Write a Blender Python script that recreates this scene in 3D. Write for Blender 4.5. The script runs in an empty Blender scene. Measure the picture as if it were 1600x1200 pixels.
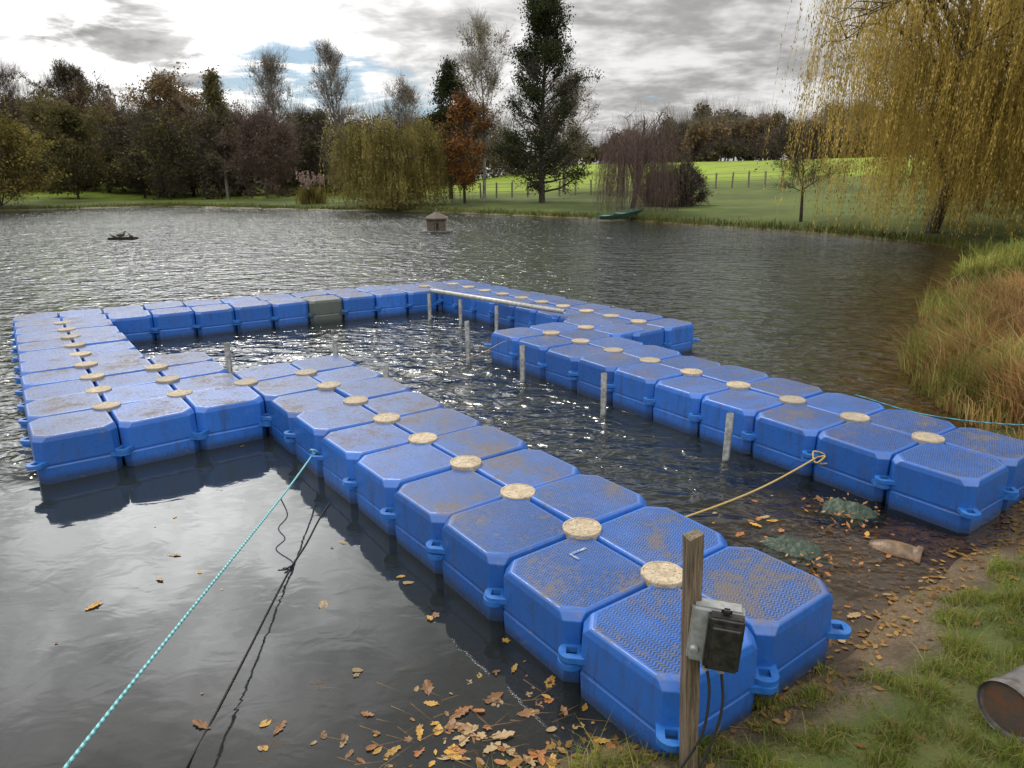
import bpy, bmesh, math, random
import numpy as np
from mathutils import Matrix, Vector, noise as mnoise
S=bpy.context.scene
S.view_settings.view_transform='Standard'
try: S.view_settings.look='None'
except: pass
S.view_settings.exposure=0
COL=bpy.context.collection
RNG=np.random.default_rng(7); random.seed(7)

# ------------------------------------------------------------ helpers
def link(o): COL.objects.link(o); return o
def tag(o,label=None,cat=None,group=None,kind=None):
    if label:o['label']=label
    if cat:o['category']=cat
    if group:o['group']=group
    if kind:o['kind']=kind
    return o
def mesh_np(name,V,F,mat=None,smooth=False,uvs=None):
    V=np.asarray(V,np.float32);F=np.asarray(F,np.int32)
    me=bpy.data.meshes.new(name)
    m,k=F.shape
    me.vertices.add(len(V));me.vertices.foreach_set('co',V.ravel())
    me.loops.add(m*k);me.loops.foreach_set('vertex_index',F.ravel())
    me.polygons.add(m);me.polygons.foreach_set('loop_start',np.arange(0,m*k,k,dtype=np.int32))
    me.polygons.foreach_set('loop_total',np.full(m,k,np.int32))
    if smooth: me.polygons.foreach_set('use_smooth',np.ones(m,bool))
    me.update(calc_edges=True);me.validate()
    if mat: me.materials.append(mat)
    return me
def obj(name,me,parent=None,loc=(0,0,0)):
    o=bpy.data.objects.new(name,me);link(o);o.location=loc
    if parent:o.parent=parent
    return o
def empty(name,loc=(0,0,0)):
    o=bpy.data.objects.new(name,None);link(o);o.location=loc;o.empty_display_size=.2;return o
class NT:
    def __init__(s,nt): s.nt=nt;s.nt.nodes.clear()
    def n(s,t,ins=None,**kw):
        nd=s.nt.nodes.new(t)
        for k,v in kw.items(): setattr(nd,k,v)
        for k,v in (ins or {}).items():
            sk=nd.inputs[k]
            if isinstance(v,bpy.types.NodeSocket): s.nt.links.new(v,sk)
            else:
                try: sk.default_value=v
                except Exception: sk.default_value=(*v,1)
        return nd
    def m(s,op,a,b=0,c=0,clamp=False):
        nd=s.n('ShaderNodeMath',{0:a,1:b,2:c},operation=op);nd.use_clamp=clamp;return nd.outputs[0]
    def ramp(s,x,lo,hi,a=0.,b=1.):
        nd=s.n('ShaderNodeMapRange',{'Value':x,'From Min':lo,'From Max':hi,'To Min':a,'To Max':b},interpolation_type='SMOOTHSTEP');return nd.outputs[0]
    def mix(s,f,a,b):
        nd=s.n('ShaderNodeMix',data_type='RGBA')
        for i,v in ((0,f),(6,a),(7,b)):
            sk=nd.inputs[i]
            if isinstance(v,bpy.types.NodeSocket): s.nt.links.new(v,sk)
            else: sk.default_value=v if i==0 else ((*v,1) if len(v)==3 else v)
        return nd.outputs[2]
    def noise(s,vec,scale,detail=4,rough=.55,dist=0):
        nd=s.n('ShaderNodeTexNoise',{'Scale':scale,'Detail':detail,'Roughness':rough,'Distortion':dist})
        if vec is not None: s.nt.links.new(vec,nd.inputs['Vector'])
        return nd.outputs['Fac']
def newmat(name):
    m=bpy.data.materials.new(name);m.use_nodes=True
    return m,NT(m.node_tree)
def out(t,sh,disp=None):
    t.n('ShaderNodeOutputMaterial',{'Surface':sh})
def simple(name,c1,c2,scale=8,rough=.6,metal=0,bump=.0,bscale=40,spec=.4,world=False):
    m,t=newmat(name)
    tc=t.n('ShaderNodeTexCoord').outputs['Object'] if not world else t.n('ShaderNodeNewGeometry').outputs['Position']
    f=t.ramp(t.noise(tc,scale,4),.35,.65)
    ins={'Base Color':t.mix(f,c1,c2),'Roughness':rough,'Metallic':metal,'Specular IOR Level':spec}
    if bump:
        ins['Normal']=t.n('ShaderNodeBump',{'Height':t.noise(tc,bscale,4),'Strength':.6,'Distance':bump}).outputs[0]
    out(t,t.n('ShaderNodeBsdfPrincipled',ins).outputs[0]);return m

# ------------------------------------------------------------ camera
cam=bpy.data.cameras.new('Camera');co=link(bpy.data.objects.new('Camera',cam));S.camera=co
cam.sensor_width=36;cam.lens=1103.4/1600*36;cam.clip_end=3000;cam.clip_start=.05
co.matrix_world=Matrix.Translation((0,0,1.9076))@Matrix.Rotation(math.radians(90-16.30),4,'X')@Matrix.Rotation(-.0064,4,'Z')

# ------------------------------------------------------------ world
def sdir(az,el):
    az,el=math.radians(az),math.radians(el)
    return Vector((math.sin(az)*math.cos(el),math.cos(az)*math.cos(el),math.sin(el)))
sd=sdir(-27,50);gd=sdir(-22,17);g3=sdir(-28,30)
W=bpy.data.worlds.new('World');S.world=W;W.use_nodes=True
t=NT(W.node_tree)
sky=t.n('ShaderNodeTexSky',sky_type='NISHITA',sun_disc=False)
sky.sun_elevation=math.radians(50);sky.sun_rotation=math.radians(-27);sky.air_density=1.2;sky.dust_density=1.0
skyc=t.n('ShaderNodeVectorMath',{0:sky.outputs[0],1:(.045,.045,.045)},operation='MULTIPLY').outputs[0]
g=t.n('ShaderNodeTexCoord').outputs['Generated']
sx=t.n('ShaderNodeSeparateXYZ',{0:g})
zc=t.m('ADD',t.m('MAXIMUM',sx.outputs[2],0),.16)
uv=t.n('ShaderNodeCombineXYZ',{0:t.m('DIVIDE',sx.outputs[0],zc),1:t.m('DIVIDE',sx.outputs[1],zc),2:0}).outputs[0]
n1=t.noise(uv,.85,5,.62,.6);n2=t.noise(uv,2.7,5,.62,.4);n3=t.noise(uv,8.0,2,.6,.2)
def blob(c,r,soft=.5,ys=1.0):
    c=Vector(c).normalized()
    d=t.n('ShaderNodeVectorMath',{0:g,1:tuple(c)},operation='SUBTRACT').outputs[0]
    d=t.n('ShaderNodeVectorMath',{0:d,1:(1,1,ys)},operation='MULTIPLY').outputs[0]
    l=t.n('ShaderNodeVectorMath',{0:d},operation='LENGTH').outputs['Value']
    l=t.m('ADD',l,t.m('MULTIPLY',t.m('SUBTRACT',n2,.5),r*2.4))
    return t.ramp(l,r,r*soft,0,1)
lum=t.m('ADD',t.m('MULTIPLY',n1,1.0),t.m('MULTIPLY',n2,.60))
lum=t.m('ADD',lum,t.m('MULTIPLY',n3,.30))
cl=t.ramp(lum,.76,1.12,.44,1.02)
dark=t.m('MAXIMUM',blob((-.42,.894,.150),.11,.3,2.0),t.m('MULTIPLY',blob((-.60,.77,.195),.10,.2,2.5),.5))
dark=t.m('MAXIMUM',dark,t.m('MULTIPLY',blob((-.05,.96,.21),.16,.2,2.2),.25))
cl=t.m('MULTIPLY',cl,t.m('SUBTRACT',1,t.m('MULTIPLY',dark,.70)))
def lobe(v,p):
    d=t.n('ShaderNodeVectorMath',{0:g,1:tuple(v)},operation='DOT_PRODUCT').outputs['Value']
    return t.m('POWER',t.m('MAXIMUM',d,0),p)
glow=lobe(gd,14);glow2=lobe(gd,60);glow3=lobe(g3,30)  # third lobe: bright sky gap added above the view to silver the water
gsum=t.m('ADD',t.m('ADD',.84,t.m('MULTIPLY',glow,.55)),t.m('ADD',t.m('MULTIPLY',glow2,.9),t.m('MULTIPLY',glow3,5.6)))
cl=t.m('MULTIPLY',cl,gsum)
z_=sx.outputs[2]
hi=t.m('MULTIPLY',t.ramp(z_,.24,.62,1.0,2.7),t.ramp(sx.outputs[1],.2,-.5,1.0,1.25))  # unseen sky overhead and behind the camera, brightened to light camera-facing sides
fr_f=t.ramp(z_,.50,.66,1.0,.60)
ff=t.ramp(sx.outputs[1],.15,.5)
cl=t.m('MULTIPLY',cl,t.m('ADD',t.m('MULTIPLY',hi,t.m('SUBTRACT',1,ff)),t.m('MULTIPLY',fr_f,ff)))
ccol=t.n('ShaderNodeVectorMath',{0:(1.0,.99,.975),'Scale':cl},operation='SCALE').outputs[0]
blue=t.m('MAXIMUM',blob((-.25,.962,.120),.11,.35,1.7),blob((-.13,.985,.095),.08,.3,1.6))
blue=t.m('MULTIPLY',blue,t.ramp(n2,.66,.46,.1,1.0))
blue=t.m('MAXIMUM',blue,t.m('MULTIPLY',t.ramp(lum,.79,.68),.55))
bcol=t.n('ShaderNodeVectorMath',{0:skyc,1:(.16,.27,.40)},operation='ADD').outputs[0]
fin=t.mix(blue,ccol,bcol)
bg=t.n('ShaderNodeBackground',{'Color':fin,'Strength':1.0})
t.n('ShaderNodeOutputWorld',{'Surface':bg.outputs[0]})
L=bpy.data.lights.new('Sun','SUN');L.energy=2.2;L.angle=math.radians(11);L.color=(1,.94,.84)
lo=link(bpy.data.objects.new('Sun',L));lo.rotation_euler=(-sd).to_track_quat('-Z','Y').to_euler()

# ------------------------------------------------------------ terrain function
SH=np.array([(-60,-3),(-15,0),(-6,1.2),(-2.5,1.6),(-.9,1.82),(.1,1.90),(.45,2.02),(1.2,2.30),(1.73,2.77),(2.22,3.2),(2.67,3.43),(3.13,3.94),(3.5,4.6),(3.75,5.4),(3.85,6.4),(4.85,8.0),(6.4,10.5),(9,14),(11.5,17.4),(12.2,20.5),(10.8,24.6),(8.2,28.5),(5.8,32.6),(4.3,34.3),(.06,38.4),(-5.7,43.7),(-11.3,46.2),(-26.5,55),(-33.4,49),(-50,42),(-75,25),(-80,5)],float)
def sdist(X,Y):
    X=np.asarray(X,float);Y=np.asarray(Y,float)
    D=np.full(X.shape,1e9);ins=np.zeros(X.shape,bool);n=len(SH)
    for i in range(n):
        x1,y1=SH[i];x2,y2=SH[(i+1)%n]
        dx,dy=x2-x1,y2-y1
        tt=np.clip(((X-x1)*dx+(Y-y1)*dy)/(dx*dx+dy*dy),0,1)
        D=np.minimum(D,np.hypot(X-x1-tt*dx,Y-y1-tt*dy))
        c=((y1>Y)!=(y2>Y))&(X<(x2-x1)*(Y-y1)/(y2-y1+1e-12)+x1);ins^=c
    return np.where(ins,-D,D)   # + on land
def sst(x,a,b):
    u=np.clip((x-a)/(b-a),0,1);return u*u*(3-2*u)
def hfun(X,Y):
    X=np.asarray(X,float);Y=np.asarray(Y,float)
    d=sdist(X,Y)+.05*np.sin(X*5.1+Y*2)*np.cos(Y*4.3)*np.clip((8-Y)/4,0,1)
    dl=np.maximum(d,0)
    lim=24+52*sst(X,-8,14)
    dc=np.minimum(dl,lim)
    rb=.27-.15*sst(Y,5,8)*sst(-Y,-24,-20)
    h=rb*(1-np.exp(-dl/.9))+.015*np.minimum(dl,60)
    far=np.clip((Y-15)/10,0,1)
    h+=far*.045*np.maximum(0,dc-11)*np.clip((dc-11)/6,0,1)
    h+=.02*np.sin(X*1.7)*np.sin(Y*1.3)*np.clip(dl,0,1)*np.clip((60-Y)/30,0,1)+.12*np.sin(X*.21+1)*np.sin(Y*.17)*np.clip(dl/10,0,1)
    w=np.maximum(-d,0)
    h=np.where(d<0,-np.minimum(.11*w+.25*np.maximum(0,w-1.3),2.5),h)
    return h,d
def H1(x,y): return float(hfun(np.array([x]),np.array([y]))[0][0])
def axis(lo,hi,c0,c1,fine,g):
    a=list(np.arange(c0,c1,fine));x=a[-1]
    while x<hi: x+=max(fine,(x-c1)*g+fine);a.append(x)
    x=a[0];b=[]
    while x>lo: x-=max(fine,(c0-x)*g+fine);b.append(x)
    return np.array(b[::-1]+a)
def grid(ax,ay):
    X,Y=np.meshgrid(ax,ay);ny,nx=X.shape
    idx=np.arange(nx*ny).reshape(ny,nx)
    F=np.stack([idx[:-1,:-1].ravel(),idx[:-1,1:].ravel(),idx[1:,1:].ravel(),idx[1:,:-1].ravel()],1)
    return X.ravel(),Y.ravel(),F
m,t=newmat('ground_material')
P=t.n('ShaderNodeNewGeometry').outputs['Position']
at=t.n('ShaderNodeAttribute',attribute_name='shore').outputs['Fac']
sy=t.n('ShaderNodeSeparateXYZ',{0:P}).outputs[1]
nb=t.noise(P,2.5,6,.65);nf=t.noise(P,60,4,.7);nm=t.noise(P,.25,5,.6)
nearc=t.mix(t.ramp(nb,.35,.65),(.045,.07,.016),(.09,.10,.03))
farc=t.mix(t.ramp(nm,.35,.65),(.042,.062,.018),(.085,.115,.024))
field=t.mix(t.ramp(sy,55,66),farc,(.20,.275,.03))
field=t.mix(t.ramp(t.noise(P,.09,5,.6),.42,.68,0,.6),field,(.11,.135,.035))
gc=t.mix(t.ramp(sy,10,25),nearc,field)
gc=t.mix(t.m('MULTIPLY',t.ramp(t.noise(P,.6,5,.7),.50,.75),.6),gc,(.07,.05,.025))
mud=t.mix(t.ramp(nf,.3,.7),(.09,.066,.042),(.18,.14,.092))
mud=t.mix(t.ramp(nb,.4,.6),mud,(.062,.046,.029))
edge=t.m('ADD',at,t.m('MULTIPLY',t.m('SUBTRACT',nb,.5),.6))
edge=t.m('ADD',edge,t.ramp(sy,4.2,5.2,0,.3))
c=t.mix(t.ramp(edge,.12,.30),mud,gc)
wet=t.ramp(at,.02,.16)
c=t.mix(wet,t.mix(.35,t.n('ShaderNodeVectorMath',{0:c,1:(1.3,1.2,1.05)},operation='MULTIPLY').outputs[0],(.11,.075,.04)),c)
hgt=t.m('ADD',t.noise(P,25,5,.7),t.m('MULTIPLY',nf,.4))
bmp=t.n('ShaderNodeBump',{'Height':hgt,'Strength':1.0,'Distance':.03}).outputs[0]
out(t,t.n('ShaderNodeBsdfPrincipled',{'Base Color':c,'Roughness':t.ramp(wet,0,1,.35,.95),'Specular IOR Level':.25,'Normal':bmp}).outputs[0])
GM=m
X,Y,F=grid(axis(-700,700,-1.5,4.5,.07,.045),axis(-60,1200,1.0,6.5,.07,.04))
h,d=hfun(X,Y)
me=mesh_np('ground',np.stack([X,Y,h],1),F,GM,True)
a=me.attributes.new('shore','FLOAT','POINT');a.data.foreach_set('value',d.astype(np.float32))
tag(obj('ground',me),kind='structure')

# ------------------------------------------------------------ water
m,t=newmat('water_material')
P=t.n('ShaderNodeNewGeometry').outputs['Position']
sh=t.n('ShaderNodeAttribute',attribute_name='shallow').outputs['Fac']
ch=t.n('ShaderNodeAttribute',attribute_name='chop').outputs['Fac']
mp=t.n('ShaderNodeMapping',{'Vector':P,'Rotation':(0,0,math.radians(12)),'Scale':(1.0,1.5,1)}).outputs[0]
w1=t.noise(mp,1.7,2,.5,.6);w2=t.noise(mp,4.4,2,.5,.7);w3=t.noise(mp,11,2,.5,.3)
hh=t.m('ADD',t.m('MULTIPLY',w1,1.05),t.m('ADD',t.m('MULTIPLY',w2,.58),t.m('MULTIPLY',w3,.10)))
gust=t.ramp(t.noise(P,.12,3),.35,.65,.65,1.2)
hh=t.m('MULTIPLY',t.m('MULTIPLY',hh,ch),gust)
bmp=t.n('ShaderNodeBump',{'Height':hh,'Strength':1.0,'Distance':.085}).outputs[0]
fr=t.n('ShaderNodeFresnel',{'IOR':1.46,'Normal':bmp}).outputs[0]
gl=t.n('ShaderNodeBsdfGlossy',{'Color':(.97,.985,1,1),'Roughness':.04,'Normal':bmp}).outputs[0]
deep=t.n('ShaderNodeBsdfDiffuse',{'Color':(.016,.020,.020,1)}).outputs[0]
tr=t.n('ShaderNodeBsdfTransparent',{'Color':(.82,.74,.60,1)}).outputs[0]
body=t.n('ShaderNodeMixShader',{0:sh,1:deep,2:tr}).outputs[0]
out(t,t.n('ShaderNodeMixShader',{0:fr,1:body,2:gl}).outputs[0])
X,Y,F=grid(axis(-85,16,-2.5,4.5,.08,.05),axis(-6,60,1.2,6.5,.08,.05))
h,d=hfun(X,Y)
keep=(d<.6+np.abs(Y)*.06)
shal=np.clip(np.exp(-np.maximum(-h-.04,0)*7),0,1)*(.35+.65*sst(X,.7,1.3))
ya=math.radians(36.5);ax_=np.array([-math.sin(ya),math.cos(ya)]);bx_=np.array([math.cos(ya),math.sin(ya)])
O=np.array([.622,2.592])
la=((X-O[0])*ax_[0]+(Y-O[1])*ax_[1])/.5;lb=((X-O[0])*bx_[0]+(Y-O[1])*bx_[1])/.5
calm=sst(-lb,-.5,.5)*sst(-la,-8,-7)
calm=np.maximum(calm*sst(X,-9,-2.5),sst(-Y,-3.4,-2.4)*sst(X,-6,-3))
near=sst(-Y,-4.8,-2.8)*sst(X,.3,1)
chop=1-calm*.965;chop*=1-.85*near
pool=sst(lb,.5,1.5)*sst(-la,-16,-14)*sst(-lb,-7,-6)
chop=chop*(1+.35*pool)*(1+.45*sst(Y,10,20)*(1-.5*sst(Y,34,44)))*(1-.25*sst(X,3,9))
Fk=F[keep[F].all(1)]
used=np.unique(Fk);rm=np.full(len(X),-1);rm[used]=np.arange(len(used))
me=mesh_np('lake_water',np.stack([X,Y,X*0],1)[used],rm[Fk],m,True)
for nm_,v in (('shallow',shal),('chop',chop)):
    a=me.attributes.new(nm_,'FLOAT','POINT');a.data.foreach_set('value',v[used].astype(np.float32))
tag(obj('lake_water',me),kind='structure')

# ------------------------------------------------------------ dock cubes
def plastic(name,base,dirty=1.0):
    m,t=newmat(name)
    tc=t.n('ShaderNodeTexCoord').outputs['Object'];geo=t.n('ShaderNodeNewGeometry')
    P=geo.outputs['Position'];rnd=t.n('ShaderNodeObjectInfo').outputs['Random']
    s=t.n('ShaderNodeSeparateXYZ',{0:tc});x,y,z=s.outputs
    nz=t.n('ShaderNodeSeparateXYZ',{0:geo.outputs['Normal']}).outputs[2]
    top=t.m('MULTIPLY',t.m('GREATER_THAN',z,-.006),t.m('MULTIPLY',t.m('LESS_THAN',t.m('ABSOLUTE',x),.222),t.m('LESS_THAN',t.m('ABSOLUTE',y),.222)))
    cor=t.m('LESS_THAN',t.m('ADD',t.m('ABSOLUTE',x),t.m('ABSOLUTE',y)),.372)
    top=t.m('MULTIPLY',top,cor)
    v=t.m('DIVIDE',x,.034);fr_=t.m('FRACT',v);tri=t.m('MULTIPLY',t.m('ABSOLUTE',t.m('SUBTRACT',fr_,.5)),2)
    ph=t.m('ADD',t.m('DIVIDE',y,.0140),t.m('MULTIPLY',tri,.7))
    sn=t.m('SINE',t.m('MULTIPLY',ph,2*math.pi))
    rib=t.ramp(sn,-.6,.2)
    rib=t.m('MULTIPLY',rib,top)
    d1=t.noise(P,5,7,.7);d2=t.noise(P,38,4,.7);d3=t.noise(P,1.3,3,.6)
    base2=tuple(min(1,v*1.25+.010) for v in base);base3=tuple(v*.75 for v in base)
    c=t.mix(rnd,base3,base2)
    c=t.mix(t.ramp(d1,.35,.7,0,.45),c,tuple(v*.6+.02 for v in base))
    upm=t.ramp(nz,.6,.95)
    dust=t.m('ADD',t.ramp(d3,.35,.7,.02,.26),t.m('MULTIPLY',t.ramp(t.n('ShaderNodeSeparateXYZ',{0:P}).outputs[1],3,7),.08))
    c=t.mix(t.m('MULTIPLY',upm,dust),c,(.20,.21,.24))
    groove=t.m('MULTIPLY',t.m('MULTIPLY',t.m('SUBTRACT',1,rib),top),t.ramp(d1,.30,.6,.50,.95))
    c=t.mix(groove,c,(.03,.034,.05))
    mm=t.m('ADD',t.m('ADD',t.m('MULTIPLY',d1,.60),t.m('MULTIPLY',d2,.32)),t.m('MULTIPLY',t.m('SUBTRACT',d3,.42),.22))
    mudm=t.m('MULTIPLY',upm,t.m('MULTIPLY',t.ramp(mm,.48,.60),.85*dirty))
    c=t.mix(mudm,c,(.115,.092,.072))
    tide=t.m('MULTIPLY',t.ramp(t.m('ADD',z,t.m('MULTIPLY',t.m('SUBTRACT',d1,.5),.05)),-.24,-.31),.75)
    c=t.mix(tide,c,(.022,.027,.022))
    sc=t.m('MULTIPLY',t.ramp(t.noise(P,18,7,.8),.59,.66),.5);c=t.mix(sc,c,(.17,.14,.11))
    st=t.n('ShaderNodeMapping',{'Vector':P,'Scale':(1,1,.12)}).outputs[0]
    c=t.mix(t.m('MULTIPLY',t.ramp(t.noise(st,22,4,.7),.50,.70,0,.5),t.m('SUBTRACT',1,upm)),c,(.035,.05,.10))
    bh=t.m('ADD',rib,t.m('MULTIPLY',d1,.5))
    bmp=t.n('ShaderNodeBump',{'Height':bh,'Strength':.9,'Distance':.0042}).outputs[0]
    rg=t.m('ADD',t.ramp(d2,.3,.7,.25,.40),t.m('MULTIPLY',mudm,.4))
    out(t,t.n('ShaderNodeBsdfPrincipled',{'Base Color':c,'Roughness':rg,'Specular IOR Level':.55,'Normal':bmp}).outputs[0])
    return m
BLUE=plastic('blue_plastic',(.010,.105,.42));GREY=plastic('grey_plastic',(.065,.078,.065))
def cube_mesh(mat,name):
    lv=[(0,.234,.074),(-.008,.241,.070),(-.034,.2475,.050),(-.190,.2480,.042),(-.196,.2440,.042),(-.206,.2440,.042),(-.212,.2480,.042),(-.345,.245,.045),(-.385,.232,.06),(-.40,.205,.07)]
    bm=bmesh.new();rings=[]
    for z,h,c in lv:
        pts=[(h,-(h-c)),(h,h-c),(h-c,h),(-(h-c),h),(-h,h-c),(-h,-(h-c)),(-(h-c),-h),(h-c,-h)]
        rings.append([bm.verts.new((x,y,z)) for x,y in pts])
    bm.faces.new(rings[0]);bm.faces.new(rings[-1][::-1])
    for a,b in zip(rings,rings[1:]):
        for i in range(8): bm.faces.new((a[i],b[i],b[(i+1)%8],a[(i+1)%8]))
    bmesh.ops.recalc_face_normals(bm,faces=bm.faces)
    eds=[e for e in bm.edges if len(e.link_faces)==2 and e.calc_face_angle(0)>math.radians(12)]
    bmesh.ops.bevel(bm,geom=eds,offset=.0045,segments=2,affect='EDGES',profile=.6,clamp_overlap=True)
    me=bpy.data.meshes.new(name);bm.to_mesh(me);bm.free();me.materials.append(mat)
    me.polygons.foreach_set('use_smooth',np.array([p.area<.0018 for p in me.polygons],bool))
    return me
CM=cube_mesh(BLUE,'float_body_mesh');CG=cube_mesh(GREY,'float_body_grey_mesh')
def lug_mesh(mat,name):
    bm=bmesh.new();N=24
    zt,zb=.012,-.012
    O_t=[];I_t=[];O_b=[];I_b=[]
    for i in range(N):
        th=2*math.pi*i/N
        r=.052
        if math.cos(th)<-.2: r=.052+.055*min(1,(-math.cos(th)-.2)/.5)
        ox,oy=r*math.cos(th),max(-.05,min(.05,r*math.sin(th)))
        mx=max(abs(math.cos(th)),abs(math.sin(th)));ix,iy=.021*math.cos(th)/mx,.021*math.sin(th)/mx
        O_t.append(bm.verts.new((ox,oy,zt)));O_b.append(bm.verts.new((ox,oy,zb)))
        I_t.append(bm.verts.new((ix,iy,zt)));I_b.append(bm.verts.new((ix,iy,zb)))
    for i in range(N):
        j=(i+1)%N
        bm.faces.new((O_t[i],O_t[j],I_t[j],I_t[i]));bm.faces.new((O_b[j],O_b[i],I_b[i],I_b[j]))
        bm.faces.new((O_b[i],O_b[j],O_t[j],O_t[i]));bm.faces.new((I_b[j],I_b[i],I_t[i],I_t[j]))
    eds=[e for e in bm.edges if len(e.link_faces)==2 and e.calc_face_angle(0)>math.radians(60)]
    bmesh.ops.bevel(bm,geom=eds,offset=.004,segments=2,affect='EDGES')
    me=bpy.data.meshes.new(name);bm.to_mesh(me);bm.free();me.materials.append(mat);return me
LUGP=simple('lug_plastic',(.011,.10,.38),(.03,.13,.38),20,.4)
LUGG=simple('lug_plastic_grey',(.07,.085,.075),(.05,.06,.05),20,.4)
LM=lug_mesh(LUGP,'lug_mesh');LG=lug_mesh(LUGG,'lug_grey_mesh')
m,t=newmat('cap_plastic')
tc=t.n('ShaderNodeTexCoord').outputs['Object'];P=t.n('ShaderNodeNewGeometry').outputs['Position']
c=t.mix(t.ramp(t.noise(P,22,6,.75),.38,.62),(.48,.40,.28),(.33,.26,.17))
c=t.mix(t.ramp(t.noise(P,85,4,.8),.54,.62,0,.85),c,(.12,.08,.045))
c=t.mix(t.ramp(t.noise(P,1.1,3),.38,.62,0,.6),c,(.20,.18,.15))
vo=t.n('ShaderNodeTexVoronoi',{'Vector':tc,'Scale':55}).outputs['Distance']
bmp=t.n('ShaderNodeBump',{'Height':t.m('ADD',t.noise(P,90,4),t.ramp(vo,.1,.4)),'Strength':.6,'Distance':.002}).outputs[0]
out(t,t.n('ShaderNodeBsdfPrincipled',{'Base Color':c,'Roughness':.7,'Normal':bmp}).outputs[0]);CAPM=m
def cap_mesh():
    bm=bmesh.new();N=36
    prof=[(.0,.003),(.018,.003),(.020,.001),(.030,.001),(.032,.003),(.074,.003),(.076,.001),(.080,.001),(.082,.004),(.090,.003),(.0925,-.001),(.092,-.03)]
    c=bm.verts.new((0,0,prof[0][1]));pr=None
    for r,z in prof[1:]:
        ring=[bm.verts.new((r*math.cos(2*math.pi*i/N),r*math.sin(2*math.pi*i/N),z)) for i in range(N)]
        if pr is None:
            for i in range(N): bm.faces.new((c,ring[i],ring[(i+1)%N]))
        else:
            for i in range(N): bm.faces.new((pr[i],ring[i],ring[(i+1)%N],pr[(i+1)%N]))
        pr=ring
    for k in range(8):
        a=2*math.pi*k/8
        R=Matrix.Rotation(a,4,'Z')@Matrix.Translation((.053,0,.0028))@Matrix.Diagonal((.020,.006,.003,1))
        bmesh.ops.create_cube(bm,size=1,matrix=R)
    me=bpy.data.meshes.new('pin_cap_mesh');bm.to_mesh(me);bm.free();me.materials.append(CAPM);return me
PM=cap_mesh()
ZT=.32
def P1(a,b):
    p=O+.5*(a*ax_+b*bx_)
    cf=1.0 if b>=5 else min(1,max(0,(a-11)/5))
    tt=(a-7)/11
    cv=np.array([-.05,-.22])*(1-tt)+np.array([.36,-.95])*tt
    if a>=11 or b>=5: p=p+cf*max(0,(b+4)/13)*cv
    if a>8: p=p+np.array([.016,.0])*(a-8)*max(0,1-(b+4)/13)
    return p
yb=math.radians(34.6);OB=np.array([2.608,4.152])
def P2(a,b):
    s=.482
    return OB+s*(a*np.array([-math.sin(yb),math.cos(yb)])+(b-5)*np.array([math.cos(yb),math.sin(yb)]))
cells1=set()
for a_ in range(-1,9):
    for b_ in (-1,0): cells1.add((a_,b_))
for a_ in range(7,11):
    for b_ in (-4,-3,-2): cells1.add((a_,b_))
for a_ in range(11,16):
    for b_ in (-4,-3): cells1.add((a_,b_))
for a_ in (16,17):
    for b_ in range(-4,9): cells1.add((a_,b_))
for a_ in range(7,16):
    for b_ in (7,8): cells1.add((a_,b_))
cells2={(a_,b_) for a_ in range(-1,9) for b_ in (4,5)}|{(7,6),(8,6)}
lugz=[-.125,-.150,-.175,-.200]
MARK=[]
def place(cells,Pf,group):
    for (a_,b_) in sorted(cells):
        c00,c10,c01,c11=[Pf(a_+i,b_+j) for i,j in ((0,0),(1,0),(0,1),(1,1))]
        ctr=(c00+c10+c01+c11)/4;da=((c10+c11)-(c00+c01))/2;db=((c01+c11)-(c00+c10))/2
        sa=np.hypot(*da)/.5;sb=np.hypot(*db)/.5
        yaw=math.atan2(db[1],db[0])
        yaw2=math.atan2(-da[0],da[1]);yw=(yaw+yaw2)/2
        grey=(a_,b_)==(16,3)
        lab='weathered blue plastic float cube with ribbed top'
        if grey: lab='faded grey-green plastic float cube among blue ones'
        elif (a_,b_)==(0,-1) and cells is cells1: lab='blue plastic float cube with white painted mark on top'
        elif (a_,b_) in ((-1,-1),(-1,0)) and cells is cells1: lab='blue plastic float cube resting against the grassy bank'
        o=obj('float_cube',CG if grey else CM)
        o.location=(ctr[0],ctr[1],ZT+random.uniform(-.008,.008))
        o.rotation_euler=(random.uniform(-.016,.016),random.uniform(-.016,.016),yw+random.uniform(-.014,.014))
        o.scale=(sb*.992,sa*.992,1)
        tag(o,lab,'float',group)
        for k,(sx_,sy_) in enumerate(((1,1),(-1,1),(-1,-1),(1,-1))):
            ca=a_+(1 if sy_>0 else 0);cb=b_+(1 if sx_>0 else 0)
            if all((ca-i,cb-j) in cells for i in (0,1) for j in (0,1)): continue
            l=obj('coupling_lug',LG if grey else LM,o,(sx_*.252,sy_*.252,lugz[k]))
            l.rotation_euler=(0,0,math.atan2(sy_,sx_))
        if (a_,b_)==(0,-1) and cells is cells1: MARK.append(o)
    for (a_,b_) in sorted(cells):
        if a_==17 and b_<7: continue
        if all((a_-i,b_-j) in cells for i in (0,1) for j in (0,1)):
            p=Pf(a_,b_)
            q=obj('connector_pin',PM,None,(p[0],p[1],ZT+.010+random.uniform(-.001,.002)));q.rotation_euler=(0,0,random.uniform(0,3))
            tag(q,'round cream plastic pin cap locking float cubes together','pin','pin caps on the floating dock')
place(cells1,P1,'blue float cubes of the dock')
place(cells2,P2,'blue float cubes of the dock')
m,t=newmat('white_paint')
tc=t.n('ShaderNodeTexCoord').outputs['Object']
c=t.mix(t.ramp(t.noise(tc,45,5,.7),.38,.58),(.30,.36,.46),(.07,.12,.28))
out(t,t.n('ShaderNodeBsdfPrincipled',{'Base Color':c,'Roughness':.7}).outputs[0]);WHITE=m
bm=bmesh.new()
def flat(bm,pts,z=0):
    bm.faces.new([bm.verts.new((x,y,z)) for x,y in pts])
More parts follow.
